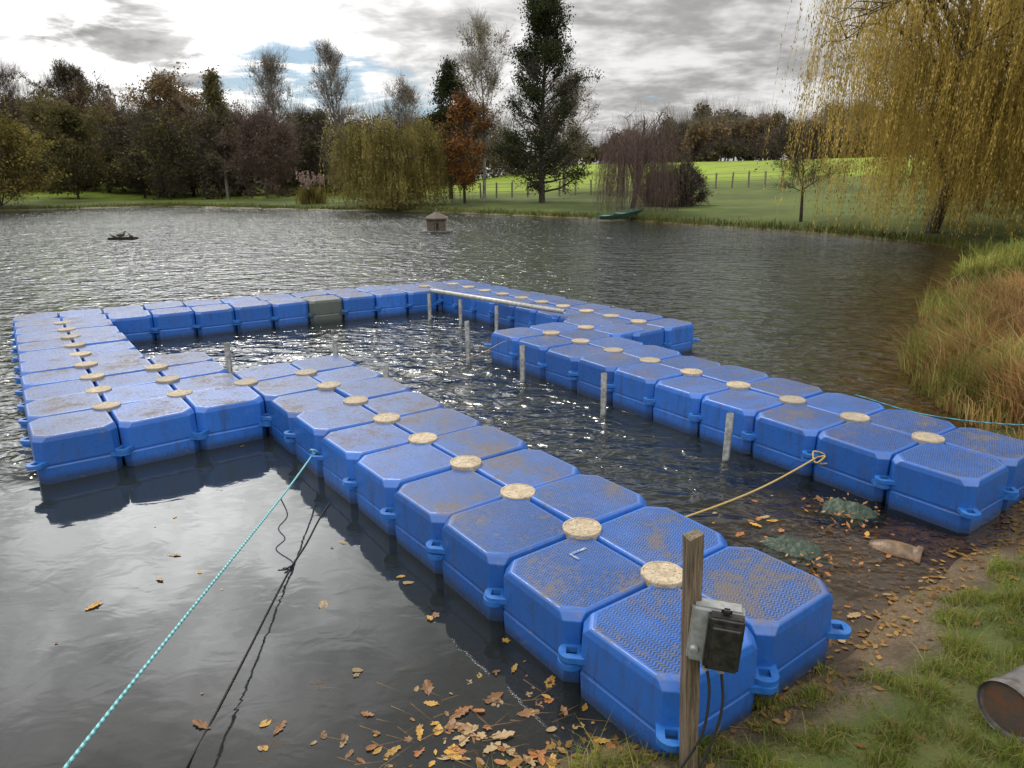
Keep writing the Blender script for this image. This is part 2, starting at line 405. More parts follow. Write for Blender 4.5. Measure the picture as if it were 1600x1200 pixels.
flat(bm,[(-.048,-.022),(.034,-.022),(.048,-.022),(.048,-.006),(.048,.042),(.034,.042),(.034,-.006),(-.048,-.006)])
me=bpy.data.meshes.new('painted_mark');bm.to_mesh(me);bm.free();me.materials.append(WHITE)
o=obj('painted_mark',me,MARK[0],(.10,.10,.0035));o.rotation_euler=(0,0,math.radians(180))

# ------------------------------------------------------------ poles and rail
STEEL=simple('galvanised_steel',(.20,.21,.21),(.10,.10,.095),30,.5,.5)
def tube_mesh(name,pts,rad,mat,sides=12,cap=True,hollow=0):
    pts=[Vector(p) for p in pts];n=len(pts);V=[];F=[]
    rad=rad if hasattr(rad,'__len__') else [rad]*n
    up=Vector((0,0,1))
    for i,p in enumerate(pts):
        d=(pts[min(i+1,n-1)]-pts[max(i-1,0)]).normalized()
        u=d.cross(up if abs(d.z)<.9 else Vector((1,0,0))).normalized();v=d.cross(u)
        for k in range(sides):
            a=2*math.pi*k/sides;V.append(p+(u*math.cos(a)+v*math.sin(a))*rad[i])
    for i in range(n-1):
        for k in range(sides):
            F.append((i*sides+k,i*sides+(k+1)%sides,(i+1)*sides+(k+1)%sides,(i+1)*sides+k))
    me=bpy.data.meshes.new(name)
    bm=bmesh.new();vs=[bm.verts.new(v) for v in V]
    for f in F: bm.faces.new([vs[i] for i in f])
    if cap:
        if hollow:
            for e,s in ((0,1),(n-1,-1)):
                d=(pts[1]-pts[0]).normalized() if e==0 else (pts[-2]-pts[-1]).normalized()
                ring=vs[e*sides:(e+1)*sides];cc=pts[e]
                r2=[bm.verts.new(cc+(v.co-cc)*hollow) for v in ring];r3=[bm.verts.new(v.co+d*.15) for v in r2]
                for k in range(sides):
                    bm.faces.new((ring[k],ring[(k+1)%sides],r2[(k+1)%sides],r2[k]));bm.faces.new((r2[k],r2[(k+1)%sides],r3[(k+1)%sides],r3[k]))
                bm.faces.new(r3)
        else:
            bm.faces.new(vs[:sides]);bm.faces.new(vs[-sides:])
    bmesh.ops.recalc_face_normals(bm,faces=bm.faces)
    bm.to_mesh(me);bm.free();me.materials.append(mat)
    me.polygons.foreach_set('use_smooth',np.array([len(p.vertices)==4 for p in me.polygons],bool))
    return me
for (x,y,z) in [(-2.5,6.05,.53),(-1.70,6.62,.42),(-1.08,5.84,.36),(-1.14,9.74,.37),(-.685,9.39,.35),(-.19,8.92,.34),(-.474,7.37,.45),(.10,6.60,.36),(.757,5.59,.36),(1.50,4.60,.34)]:
    o=obj('mooring_pole',tube_mesh('mooring_pole',[(random.uniform(-.03,.03),random.uniform(-.03,.03),-1.3),(0,0,z)],.025,STEEL,16,True,.8),None,(x,y,0))
    tag(o,'grey galvanised steel pole standing in the water by the dock','pole','steel poles beside the dock')
o=obj('steel_rail',tube_mesh('steel_rail',[(-1.12,9.80,.405),(.63,8.28,.375)],.030,simple('pale_steel',(.42,.43,.42),(.30,.30,.28),20,.45,.4),16,True,.8))
tag(o,'pale horizontal steel tube lying across the pole tops','pipe')

# ------------------------------------------------------------ ropes
def rope(name,pts,r,col,label,cat,twist=True,sag=0,n=60):
    P=[Vector(p) for p in pts];Q=[]
    ext=[P[0]*2-P[1]]+P+[P[-1]*2-P[-2]]
    seg=len(P)-1;per=max(2,n//seg)
    for i in range(seg):
        p0,p1,p2,p3=ext[i:i+4]
        for k in range(per):
            u=k/per;Q.append(.5*((2*p1)+(-p0+p2)*u+(2*p0-5*p1+4*p2-p3)*u*u+(-p0+3*p1-3*p2+p3)*u**3))
    Q.append(P[-1])
    if sag:
        for i,q in enumerate(Q): q.z-=sag*4*(i/len(Q))*(1-i/len(Q))
    m,t=newmat(name+'_fibre')
    tc=t.n('ShaderNodeNewGeometry').outputs['Position']
    wv=t.n('ShaderNodeTexWave',{'Vector':tc,'Scale':28,'Distortion':.5},bands_direction='DIAGONAL').outputs['Fac']
    c=t.mix(t.ramp(wv,.3,.7),col,tuple(v*.45 for v in col))
    c=t.mix(t.ramp(t.noise(tc,6,4),.5,.8,0,.5),c,(.12,.1,.07))
    if max(col)<.05: c=col+(1,)
    out(t,t.n('ShaderNodeBsdfPrincipled',{'Base Color':c,'Roughness':.75}).outputs[0])
    o=obj(name,tube_mesh(name,Q,r,m,8));tag(o,label,cat);return o
TEAL=(.20,.52,.55);YEL=(.52,.37,.12)
rope('mooring_rope',[(-1.31,4.33,.17),(-1.26,3.5,.245),(-1.19,1.9,.40),(-1.15,1.0,.48)],.0055,TEAL,'taut turquoise rope running from the dock to the bank','rope')
rope('mooring_knot',[(-1.28,4.36,.15),(-1.33,4.34,.19),(-1.29,4.30,.21),(-1.27,4.34,.16),(-1.32,4.37,.14),(-1.30,4.30,.18)],.006,TEAL,'turquoise rope knot tied through a dock lug','rope',n=30)
rope('black_cable',[(-1.12,3.95,.003),(-1.13,3.73,.003),(-1.125,3.45,.003),(-1.135,3.215,.003),(-1.13,2.9,.003),(-1.12,2.6,.003),(-1.11,2.2,.003),(-1.11,1.98,.003),(-1.08,1.75,.06),(-1.0,1.4,.3),(-.9,1.1,.42)],.004,(.010,.010,.010),'black cable trailing through calm water to the bank','cable')
rope('thin_cord',[(-1.256,3.5,.245),(-1.22,3.47,.16),(-1.25,3.40,.12),(-1.20,3.34,.09),(-1.23,3.28,.06),(-1.13,3.22,.02),(-1.16,3.17,.010),(-1.13,3.21,.008)],.0035,(.02,.03,.045),'thin dark cord hanging in loops from the turquoise rope','cord')
rope('yellow_rope',[(1.94,4.19,.18),(1.4,3.76,.17),(.80,3.30,.19)],.0055,YEL,'yellow rope stretched between the two dock arms','rope',sag=.02)
rope('yellow_knot',[(1.96,4.22,.17),(1.98,4.16,.2),(1.92,4.15,.16),(1.93,4.22,.21),(2.0,4.2,.19),(1.95,4.17,.15),(2.03,4.19,.14)],.0055,YEL,'frayed yellow rope knot on a dock lug','rope',n=36)
rope('yellow_line',[(-1.06,5.9,.22),(-.6,6.5,.20),(-.3,6.9,.22),(-.05,7.15,.28),(-.02,7.2,.12)],.0028,YEL,'slack yellow rope crossing the enclosed water','rope')
rope('blue_line',[(2.62,5.15,.3),(2.95,4.75,.27),(3.45,4.35,.33),(4.2,3.8,.55)],.004,(.08,.35,.45),'thin turquoise line running to the reedy bank','rope')

# ------------------------------------------------------------ wooden post with switch
m,t=newmat('old_timber')
tc=t.n('ShaderNodeTexCoord').outputs['Object']
mp=t.n('ShaderNodeMapping',{'Vector':tc,'Scale':(1,1,.06)}).outputs[0]
gr=t.noise(mp,90,5,.7);c=t.mix(t.ramp(gr,.35,.65),(.06,.04,.025),(.19,.14,.09))
c=t.mix(t.ramp(t.noise(tc,9,5),.5,.75,0,.6),c,(.09,.09,.05))
bmp=t.n('ShaderNodeBump',{'Height':gr,'Strength':.8,'Distance':.004}).outputs[0]
out(t,t.n('ShaderNodeBsdfPrincipled',{'Base Color':c,'Roughness':.85,'Normal':bmp}).outputs[0]);WOOD=m
def box_bm(bm,size,loc,rot=None):
    M=Matrix.Translation(loc)@(rot or Matrix())@Matrix.Diagonal((*size,1))
    return bmesh.ops.create_cube(bm,size=1,matrix=M)['verts']
def bm_obj(name,bm,mat,parent=None,loc=(0,0,0),bev=0,smooth=False):
    if bev: bmesh.ops.bevel(bm,geom=[e for e in bm.edges if len(e.link_faces)==2 and e.calc_face_angle(0)>.5],offset=bev,segments=3,affect='EDGES')
    bmesh.ops.recalc_face_normals(bm,faces=bm.faces)
    me=bpy.data.meshes.new(name);bm.to_mesh(me);bm.free();me.materials.append(mat)
    return obj(name,me,parent,loc)
bm=bmesh.new()
N=14;pr=None
for i in range(N+1):
    z=-.35+1.29*i/N;tw=.0215
    ring=[bm.verts.new((sx_*tw+random.uniform(-.0015,.0015),sy_*tw+random.uniform(-.0015,.0015),z+(.008*sx_+random.uniform(-.004,.004) if i==N else 0))) for sx_,sy_ in ((1,1),(-1,1),(-1,-1),(1,-1))]
    if pr:
        for k in range(4): bm.faces.new((pr[k],pr[(k+1)%4],ring[(k+1)%4],ring[k]))
    else: bm.faces.new(ring[::-1])
    pr=ring
bm.faces.new(pr)
post=bm_obj('wooden_post',bm,WOOD,None,(.553,1.80,0),.003);post.rotation_euler=(0,math.radians(-2.8),math.radians(12))
tag(post,'weathered square timber post driven into the bank','post')
GB=simple('grey_plastic_box',(.28,.29,.29),(.20,.21,.20),40,.45);BK=simple('black_plastic',(.012,.012,.013),(.03,.028,.025),40,.35)
sw=empty('switch_box',(.562,1.768,.640));sw.rotation_euler=(0,math.radians(3),math.radians(-14))
tag(sw,'grey weatherproof socket with black cover screwed to the post','electrical box')
bm=bmesh.new();box_bm(bm,(.145,.058,.185),(.022,0,0));bm_obj('housing',bm,GB,sw,(0,0,0),.009)
bm=bmesh.new();box_bm(bm,(.098,.044,.172),(.044,-.046,.004));box_bm(bm,(.084,.026,.140),(.045,-.072,.002));box_bm(bm,(.030,.014,.025),(.042,-.040,.098));bm_obj('cover',bm,BK,sw,(0,0,0),.007)
bm=bmesh.new()
bmesh.ops.create_cone(bm,cap_ends=True,segments=20,radius1=.013,radius2=.010,depth=.02,matrix=Matrix.Translation((-.030,-.034,-.045))@Matrix.Rotation(math.pi/2,4,'X'))
bm_obj('button',bm,GB,sw,(0,0,0),.002)
for x_ in (.02,.062):
    bm=bmesh.new()
    bmesh.ops.create_cone(bm,cap_ends=True,segments=16,radius1=.012,radius2=.012,depth=.035,matrix=Matrix.Translation((x_-.01,-.01,-.105)))
    bm_obj('cable_gland',bm,GB,sw,(0,0,0),.002)
for nm_,pts in (('power_cable',[(.567,1.76,.525),(.572,1.73,.45),(.555,1.71,.33),(.50,1.70,.22),(.44,1.68,.13),(.36,1.60,.12)]),('power_cable',[(.607,1.75,.525),(.610,1.72,.42),(.580,1.70,.30),(.52,1.68,.18),(.43,1.62,.13),(.33,1.52,.15)])):
    rope(nm_,pts,.0045,(.01,.01,.01),'black power cable hanging from the switch box','cable')

# ------------------------------------------------------------ iron pipe
RUST=simple('rusty_metal',(.17,.085,.05),(.10,.085,.075),14,.75,.3,.004,60)
z0=H1(1.75,1.98)+.09
o=obj('iron_pipe',tube_mesh('iron_pipe',[(1.60,1.90,z0),(2.6,2.35,z0+.06)],.092,simple('dark_iron',(.16,.15,.15),(.08,.07,.07),16,.55,.5,.003,50),32,False))
tag(o,'short fat iron pipe lying on the grassy bank','pipe')
dv=Vector((1.0,.45,.06)).normalized()
M=Matrix.Translation((1.615,1.907,z0+.001))@dv.to_track_quat('Z','Y').to_matrix().to_4x4()
bm=bmesh.new()
bmesh.ops.create_cone(bm,cap_ends=True,segments=32,radius1=.084,radius2=.084,depth=.01,matrix=M)
bm_obj('end_plate',bm,RUST,o,(0,0,0),.002)
bm=bmesh.new()
NR=32;rings=[]
for r_,zz in ((.092,0),(.098,-.006),(.098,.03),(.091,.035),(.082,.006),(.092,0)):
    rings.append([bm.verts.new(M@Vector((r_*math.cos(2*math.pi*k/NR),r_*math.sin(2*math.pi*k/NR),zz-.012))) for k in range(NR)])
for a,b in zip(rings,rings[1:]):
    for k in range(NR): bm.faces.new((a[k],a[(k+1)%NR],b[(k+1)%NR],b[k]))
bm_obj('rim',bm,simple('grey_iron',(.20,.19,.19),(.11,.09,.08),20,.5,.5),o)

# ------------------------------------------------------------ clay pot
def lathe(name,prof,mat,N=28,parent=None,loc=(0,0,0)):
    bm=bmesh.new();pr=None
    for r,z in prof:
        ring=[bm.verts.new((r*math.cos(2*math.pi*k/N),r*math.sin(2*math.pi*k/N),z)) for k in range(N)]
        if pr:
            for k in range(N): bm.faces.new((pr[k],pr[(k+1)%N],ring[(k+1)%N],ring[k]))
        pr=ring
    bmesh.ops.recalc_face_normals(bm,faces=bm.faces)
    me=bpy.data.meshes.new(name);bm.to_mesh(me);bm.free();me.materials.append(mat)
    me.polygons.foreach_set('use_smooth',np.ones(len(me.polygons),bool))
    return obj(name,me,parent,loc)
CLAY=simple('wet_clay',(.19,.115,.06),(.085,.058,.035),18,.4,0,.006,60)
pot=lathe('clay_pot',[(.001,0),(.045,.0),(.062,.03),(.074,.09),(.076,.14),(.074,.18),(.070,.205),(.069,.215),(.080,.225),(.080,.25),(.068,.252),(.062,.235),(.060,.19),(.06,.12),(.03,.02)],CLAY,28,None,(1.93,3.42,-.035))
pot.rotation_euler=(math.radians(88),0,math.radians(52));tag(pot,'terracotta jar lying half sunk in shallow water','pot')

# leaves -------------------------------------------------------
def leaf_shape(kind):
    if kind=='oak':
        pts=[];n=9
        for i in range(n+1):
            u=i/n;w=.27*math.sin(math.pi*min(1,u*1.05+.02))**.7*(1.0 if i%2 else .62);pts.append((u-.5,w))
        up=pts;dn=[(x,-y) for x,y in pts[::-1]]
        pts=up+dn[1:-1] if up[0][1]==0 else up+dn
    elif kind=='oval':
        pts=[(.5*math.cos(a),.27*math.sin(a)*(1-.35*math.cos(a))) for a in [2*math.pi*k/14 for k in range(14)]]
    else:
        pts=[]
        for k in range(20):
            a=2*math.pi*k/20;r=.5*(.62+.38*abs(math.cos(2.5*a))**1.5);pts.append((r*math.cos(a),r*math.sin(a)))
    return pts
def leaf_mat(name,cols,trans=.35,rough=.6):
    m,t=newmat(name)
    g=t.n('ShaderNodeNewGeometry');r=g.outputs['Random Per Island']
    P=g.outputs['Position']
    rp=t.n('ShaderNodeValToRGB',{0:r});el=rp.color_ramp.elements
    while len(el)<len(cols): el.new(.5)
    for i,c_ in enumerate(cols):
        el[i].position=i/(len(cols)-1) if len(cols)>1 else 0;el[i].color=(*c_,1)
    big=t.ramp(t.noise(P,.9,2),.35,.68,.6,1.3)
    c=t.n('ShaderNodeVectorMath',{0:rp.outputs[0],'Scale':big},operation='SCALE').outputs[0]
    a=t.n('ShaderNodeBsdfDiffuse',{'Color':c}).outputs[0] if rough>=.6 else t.n('ShaderNodeBsdfPrincipled',{'Base Color':c,'Roughness':rough,'Specular IOR Level':.25}).outputs[0]
    b=t.n('ShaderNodeBsdfTranslucent',{'Color':c}).outputs[0]
    out(t,t.n('ShaderNodeMixShader',{0:trans,1:a,2:b}).outputs[0]);return m
FL=[leaf_mat('leaf_yellow',[(.52,.34,.08),(.42,.24,.05)],.2,.45),leaf_mat('leaf_orange',[(.38,.17,.05),(.30,.12,.04)],.2,.45),leaf_mat('leaf_brown',[(.16,.085,.04),(.23,.12,.055)],.2,.45),leaf_mat('leaf_pale',[(.38,.29,.16),(.30,.21,.11)],.2,.45)]
LMs=[]
for k in ('oak','oval','maple'):
    for mt in FL:
        bm=bmesh.new();pts=leaf_shape(k)
        c=bm.verts.new((0,0,.0));vs=[bm.verts.new((x*random.uniform(.88,1.1),y*random.uniform(.75,1.2),.10*abs(y)+.07*x*x+random.uniform(-.01,.03))) for x,y in pts]
        for i in range(len(vs)): bm.faces.new((c,vs[i],vs[(i+1)%len(vs)]))
        me=bpy.data.meshes.new('leaf_'+k);bm.to_mesh(me);bm.free();me.materials.append(mt);LMs.append((k,me))
def inside_cube(x,y):
    p=np.array([x,y])-O;a=p@ax_/.5;b=p@bx_/.5
    if (math.floor(a),math.floor(b)) in cells1: return True
    p=np.array([x,y])-OB;a=p@np.array([-math.sin(yb),math.cos(yb)])/.482;b=p@np.array([math.cos(yb),math.sin(yb)])/.482+5
    return (math.floor(a),math.floor(b)) in cells2
cnt=0
while cnt<175:
    rr_=random.random()
    if rr_<.50: x=random.gauss(-.10,.40);y=1.93+abs(random.gauss(0,.17))
    elif rr_<.68: x=random.gauss(.1,.35);y=1.93+abs(random.gauss(0,.45))
    elif rr_<.90: x=random.uniform(1.1,2.3);y=random.uniform(2.5,4.1)
    else: x=random.uniform(-2.2,.3);y=random.uniform(2,5)
    dd=float(sdist(np.array([x]),np.array([y]))[0])
    if dd>-.02 or inside_cube(x,y): continue
    k,me=random.choice(LMs[4:8]*2+LMs[:4]+LMs[8:12])
    o=obj('fallen_leaf',me,None,(x,y,.002+random.uniform(-.003,.003)));s=random.choice((.018,.028,.04,.05))*random.uniform(.8,1.2) if k!='oak' else random.uniform(.06,.10)
    o.scale=(s,s*random.uniform(.7,1.1),s);o.rotation_euler=(random.uniform(-.09,.09),random.uniform(-.09,.09),random.uniform(0,6.3))
    tag(o,{'oak':'curled brown and orange oak leaf floating on water','oval':'small yellow autumn leaf floating on water','maple':'ragged orange autumn leaf floating on water'}[k],'leaf','fallen leaves on the water');cnt+=1
def scatter_faces(name,C,size,mat,label=None,flatness=.15,asp=.55):
    n=len(C);th=RNG.uniform(0,6.28,n);s=size*RNG.uniform(.6,1.3,n)
    u=np.stack([np.cos(th),np.sin(th),RNG.normal(0,flatness,n)],1)*s[:,None]
    v=np.stack([-np.sin(th),np.cos(th),RNG.normal(0,flatness,n)],1)*(s*asp)[:,None]
    V=np.stack([C-u,C-v*.9+u*.1,C+u,C+v],1).reshape(-1,3)
    return mesh_np(name,V,np.arange(4*n).reshape(-1,4),mat)
n=20000;x=RNG.uniform(-1.2,3.2,n);y=RNG.uniform(1.2,4.4,n);h,d=hfun(x,y)
k=((d<.12)&(d>-1.8)&(RNG.random(n)<np.exp(-np.abs(d+.45)*1.1)*.6))|((d>.1)&(RNG.random(n)<.03))
x,y,h,d=x[k],y[k],h[k],d[k]
me=scatter_faces('leaf_litter',np.stack([x,y,h+.008],1),.019,leaf_mat('litter_leaf',[(.22,.12,.045),(.10,.06,.028),(.27,.17,.06),(.14,.08,.035)],.1))
tag(obj('leaf_litter',me),'dead leaves lying in the shallows and on mud','leaf litter',kind='stuff')
V=[];Fq=[]
for i in range(90):
    x=random.uniform(-.9,.8);y=1.92+abs(random.gauss(0,.2));a=random.uniform(-.9,.9);l=random.uniform(.04,.16)
    if inside_cube(x,y): continue
    dx,dy=math.cos(a)*l/2,math.sin(a)*l/2;w=.0012;nx,ny=-dy/l*2*w,dx/l*2*w;b=len(V)
    z=max(H1(x,y),0)+.006
    V+=[(x-dx-nx,y-dy-ny,z),(x+dx,y+dy,z+.004),(x-dx+nx,y-dy+ny,z+.003)];Fq.append((b,b+1,b+2))
me=mesh_np('twig_litter',V,Fq,simple('twig_brown',(.10,.06,.03),(.2,.13,.07),5,.8))
tag(obj('twig_litter',me),'thin twigs and stalks floating along the bank','twigs',kind='stuff')

NET=simple('green_netting',(.018,.045,.03),(.045,.06,.038),30,.5,0,.006,120)
def blobmesh(name,rx,ry,rz,mat,loc,seed,label,cat):
    bm=bmesh.new();bmesh.ops.create_grid(bm,x_segments=34,y_segments=34,size=1)
    for v in list(bm.verts):
        r=max(abs(v.co.x),abs(v.co.y));a=math.atan2(v.co.y,v.co.x);q=r*(1+.35*mnoise.noise(Vector((math.cos(a)*1.5,math.sin(a)*1.5,seed))))
        x,y=q*math.cos(a),q*math.sin(a)
        z=(1-min(1,r)**2)**.6+.6*abs(mnoise.noise(Vector((x*3,y*3,seed))))*(1-r*.5)-.45*abs(mnoise.noise(Vector((x*8,y*8,seed+3))))
        v.co=(x*rx,y*ry,z*rz)
    me=bpy.data.meshes.new(name);bm.to_mesh(me);bm.free();me.materials.append(mat)
    me.polygons.foreach_set('use_smooth',np.ones(len(me.polygons),bool))
    o=obj(name,me,None,loc);tag(o,label,cat);return o
o=blobmesh('net_heap',.19,.11,.09,NET,(1.50,3.36,-.05),1,'crumpled dark green netting lying in shallow water','netting');o.rotation_euler=(0,0,-.6)
o=blobmesh('net_heap',.20,.12,.10,NET,(1.98,3.80,-.05),5,'crumpled dark green netting half covered by leaves','netting');o.rotation_euler=(0,0,-.3)
C=[]
for cx,cy in ((1.55,3.30),(1.98,3.80),(1.88,3.68)):
    for i in range(34): C.append((cx+random.gauss(0,.13),cy+random.gauss(0,.11),.006+random.uniform(0,.025)))
me=scatter_faces('wet_leaf_heap',np.array(C),.017,FL[1],flatness=.4);tag(obj('wet_leaf_heap',me),'clumped orange leaves caught on sunken netting','leaf litter',kind='stuff')

# ------------------------------------------------------------ grass
def blades(P,hgt,wid,lean,mat,name,bend=.5,dirv=None):
    n=len(P);az=RNG.uniform(0,6.28,n);h=hgt*RNG.uniform(.5,1.3,n) if np.isscalar(hgt) else hgt
    w=wid*RNG.uniform(.7,1.3,n);ln=lean*np.abs(RNG.normal(0,1,n))*h
    la_=RNG.uniform(0,6.28,n)
    L=np.stack([np.cos(la_),np.sin(la_),np.zeros(n)],1)*ln[:,None]
    if dirv is not None: L=L+np.array([dirv[0],dirv[1],0])*(h*RNG.uniform(.2,1.0,n))[:,None]
    W_=np.stack([np.cos(az),np.sin(az),np.zeros(n)],1)*w[:,None]
    Z=np.zeros((n,3));Z[:,2]=h
    b0=P-W_;b1=P+W_;m0=P+Z*.6+L*.3-W_*.7;m1=P+Z*.6+L*.3+W_*.7;tp=P+Z*(1-.25*bend)+L
    V=np.stack([b0,b1,m1,m0,tp+W_*.05,tp-W_*.05],1).reshape(-1,3)
    i=np.arange(n)*6
    F=np.concatenate([np.stack([i,i+1,i+2,i+3],1),np.stack([i+3,i+2,i+4,i+5],1)])
    return mesh_np(name,V,F,mat)
GR=leaf_mat('grass_blade',[(.11,.17,.03),(.19,.25,.04),(.31,.28,.09),(.13,.19,.03),(.42,.33,.15)],.4)
n=240000;x=RNG.uniform(-.2,4.6,n);y=RNG.uniform(1.0,4.4,n);h,d=hfun(x,y)
nn=np.array([mnoise.noise(Vector((a*1.6,b*1.6,0))) for a,b in zip(x,y)])
nf_=np.array([mnoise.noise(Vector((a*7,b*7,3))) for a,b in zip(x,y)])
edge=np.where(x>1.25,.18,.03)
k=(d>edge+nn*.26)&(d<3.2)&(RNG.random(n)<np.clip(.60+nf_*1.8,.05,1))
x,y,h=x[k],y[k],h[k];hs=.035*(1+1.3*nn[k]+2.2*nf_[k]);hs=np.clip(hs,.010,.13)*RNG.uniform(.5,1.5,len(x))
me=blades(np.stack([x,y,h-.004],1),hs,.0020,.8,GR,'lawn_grass')
tag(obj('lawn_grass',me),'rough green and straw-coloured grass on the bank','grass',kind='stuff')
pts=[]
for i in range(len(SH)-1):
    p,q=SH[i],SH[i+1]
    if max(p[1],q[1])<14 or min(p[0],q[0])<-60: continue
    L_=np.hypot(*(q-p));k=int(L_*220);u=RNG.random(k)[:,None];pp=p+(q-p)*u+RNG.normal(0,.35,(k,2));pts.append(pp)
pts=np.concatenate(pts);h,d=hfun(pts[:,0],pts[:,1]);k=d>-.1;pts,h=pts[k],h[k]
me=blades(np.stack([pts[:,0],pts[:,1],h-.02],1),.22,.012,.5,leaf_mat('bank_grass',[(.05,.07,.018),(.10,.11,.025),(.14,.10,.045)],.3),'bank_grass')
tag(obj('bank_grass',me),'tufts of rough grass along the far waterline','grass',kind='stuff')

# reeds
RD=leaf_mat('dry_reed',[(.36,.19,.075),(.44,.29,.13),(.22,.11,.045),(.48,.37,.19),(.31,.145,.055),(.21,.18,.065)],.35)
RG=leaf_mat('green_reed',[(.12,.175,.035),(.24,.26,.06),(.38,.34,.11),(.09,.13,.028)],.35)
def reed(x,y,rx,ry,n,hgt,mat,label,dens=1,wid=.005,lean=.45,dirv=None):
    px=np.clip(RNG.normal(0,rx*.45,n),-rx,rx);py=np.clip(RNG.normal(0,ry*.45,n),-ry,ry)
    h,dd=hfun(px+x,py+y);z0=H1(x,y)
    cl_=np.array([mnoise.noise(Vector(((a+x)*2.6,(b+y)*2.6,7))) for a,b in zip(px,py)])
    k=(dd>-.2)&(RNG.random(n)<np.clip(.55+cl_*1.9,.05,1))
    P=np.stack([px,py,np.maximum(h,-.1)-z0-.02],1)[k]
    hh_=hgt*RNG.uniform(.4,1.1,len(P))*(1-.35*(np.hypot(px/rx,py/ry)[k])**2)*(1+1.1*cl_[k])
    hh_*=np.where(RNG.random(len(P))<.06,1.5,1)
    hh_=np.clip(hh_,.08,None)
    me=blades(P,hh_,wid,lean,mat,'reed_clump',dirv=dirv);o=obj('reed_clump',me,None,(x,y,z0));tag(o,label,'reeds','reed clumps on the bank')
wd=(-.55,-.25)
for (x,y,rx,ry,n,hg,g_) in [(4.15,5.2,.5,.9,4600,.40,0),(4.4,6.3,.55,.9,4800,.44,0),(5.1,7.3,.7,.9,4600,.48,0),(4.0,5.7,.35,.7,2400,.44,1),(4.3,6.7,.35,.6,2200,.48,1),(5.0,7.8,.4,.5,1700,.52,1),(6.5,8.9,1.1,1.1,3800,.46,0),(6.2,9.7,.6,.7,1700,.48,1),(5.4,6.0,1.2,1.1,5200,.54,0),(7.8,10.8,1.2,1.1,2600,.40,0),(3.85,4.6,.4,.5,3000,.26,0),(7.1,8.0,1.3,1.3,3600,.54,0)]:
    reed(x,y,rx,ry,n,hg,RG if g_ else RD,'tall green reeds growing at the water edge' if g_ else 'dry rust-brown sedge clump on the bank',dirv=None if g_ else wd)
reed(9.3,13.6,1.0,.7,2800,.46,RG,'dense green iris leaves at the water edge',wid=.012)
reed(10.7,15.2,1.2,.9,2600,.46,RG,'dense green iris leaves at the water edge',wid=.012)
reed(12,13.6,1.8,1.6,3000,.42,RD,'dry rust-brown sedge clump on the bank')

# ------------------------------------------------------------ trees
class TB:
    def __init__(s): s.V=[];s.F=[];s.n=0
    def tube(s,pts,r0,r1,sides=5):
        pts=np.asarray(pts,float);n=len(pts)
        d=np.gradient(pts,axis=0);d/=np.linalg.norm(d,axis=1)[:,None]+1e-9
        ref=np.where(np.abs(d[:,2:3])<.9,np.array([[0,0,1.]]),np.array([[1.,0,0]]))
        u=np.cross(d,ref);u/=np.linalg.norm(u,axis=1)[:,None];v=np.cross(d,u)
        r=np.linspace(0,1,n);r=r0+(r1-r0)*r
        an=np.arange(sides)*2*math.pi/sides
        ring=pts[:,None,:]+r[:,None,None]*(u[:,None,:]*np.cos(an)[None,:,None]+v[:,None,:]*np.sin(an)[None,:,None])
        s.V.append(ring.reshape(-1,3))
        i=np.arange(n-1)[:,None]*sides;k=np.arange(sides)[None,:];k2=(k+1)%sides
        F=np.stack([i+k,i+k2,i+sides+k2,i+sides+k],-1).reshape(-1,4)+s.n
        s.F.append(F);s.n+=n*sides
    def blades(s,A,B,w):
        d=B-A;rd=RNG.normal(size=A.shape);u=np.cross(d,rd);u/=np.linalg.norm(u,axis=1)[:,None]+1e-9
        V=np.stack([A-u*w,A+u*w,B+u*w*.3,B-u*w*.3],1).reshape(-1,3)
        F=np.arange(len(V)).reshape(-1,4)+s.n
        s.V.append(V);s.F.append(F);s.n+=len(V)
    def mesh(s,name,mat): return mesh_np(name,np.concatenate(s.V),np.concatenate(s.F),mat)
def leafmesh(name,C,size,mat,hang=0,asp=.5):
    n=len(C);A=RNG.normal(size=(n,3));A/=np.linalg.norm(A,axis=1)[:,None]
    if hang: A=A*(1-hang)+np.array([0,0,-1])*hang
    B=np.cross(A,RNG.normal(size=(n,3)));B/=np.linalg.norm(B,axis=1)[:,None]+1e-9
    s=size*RNG.uniform(.6,1.4,n)[:,None]
    A=A*s;B=B*s*asp
    V=np.stack([C-A,C-B,C+A,C+B],1).reshape(-1,3)
    return mesh_np(name,V,np.arange(4*n).reshape(-1,4),mat)
def barkm(name,c1,c2): return simple(name,c1,c2,6,.9,0,0,40,.2)
BARK=barkm('dark_bark',(.035,.029,.024),(.07,.058,.048));BIRCH=barkm('birch_bark',(.42,.40,.36),(.18,.16,.14));PURP=barkm('purple_twig',(.09,.062,.053),(.135,.092,.077));GREYB=barkm('grey_twig',(.14,.12,.10),(.20,.175,.145))
def unit(v): return v/(np.linalg.norm(v)+1e-9)
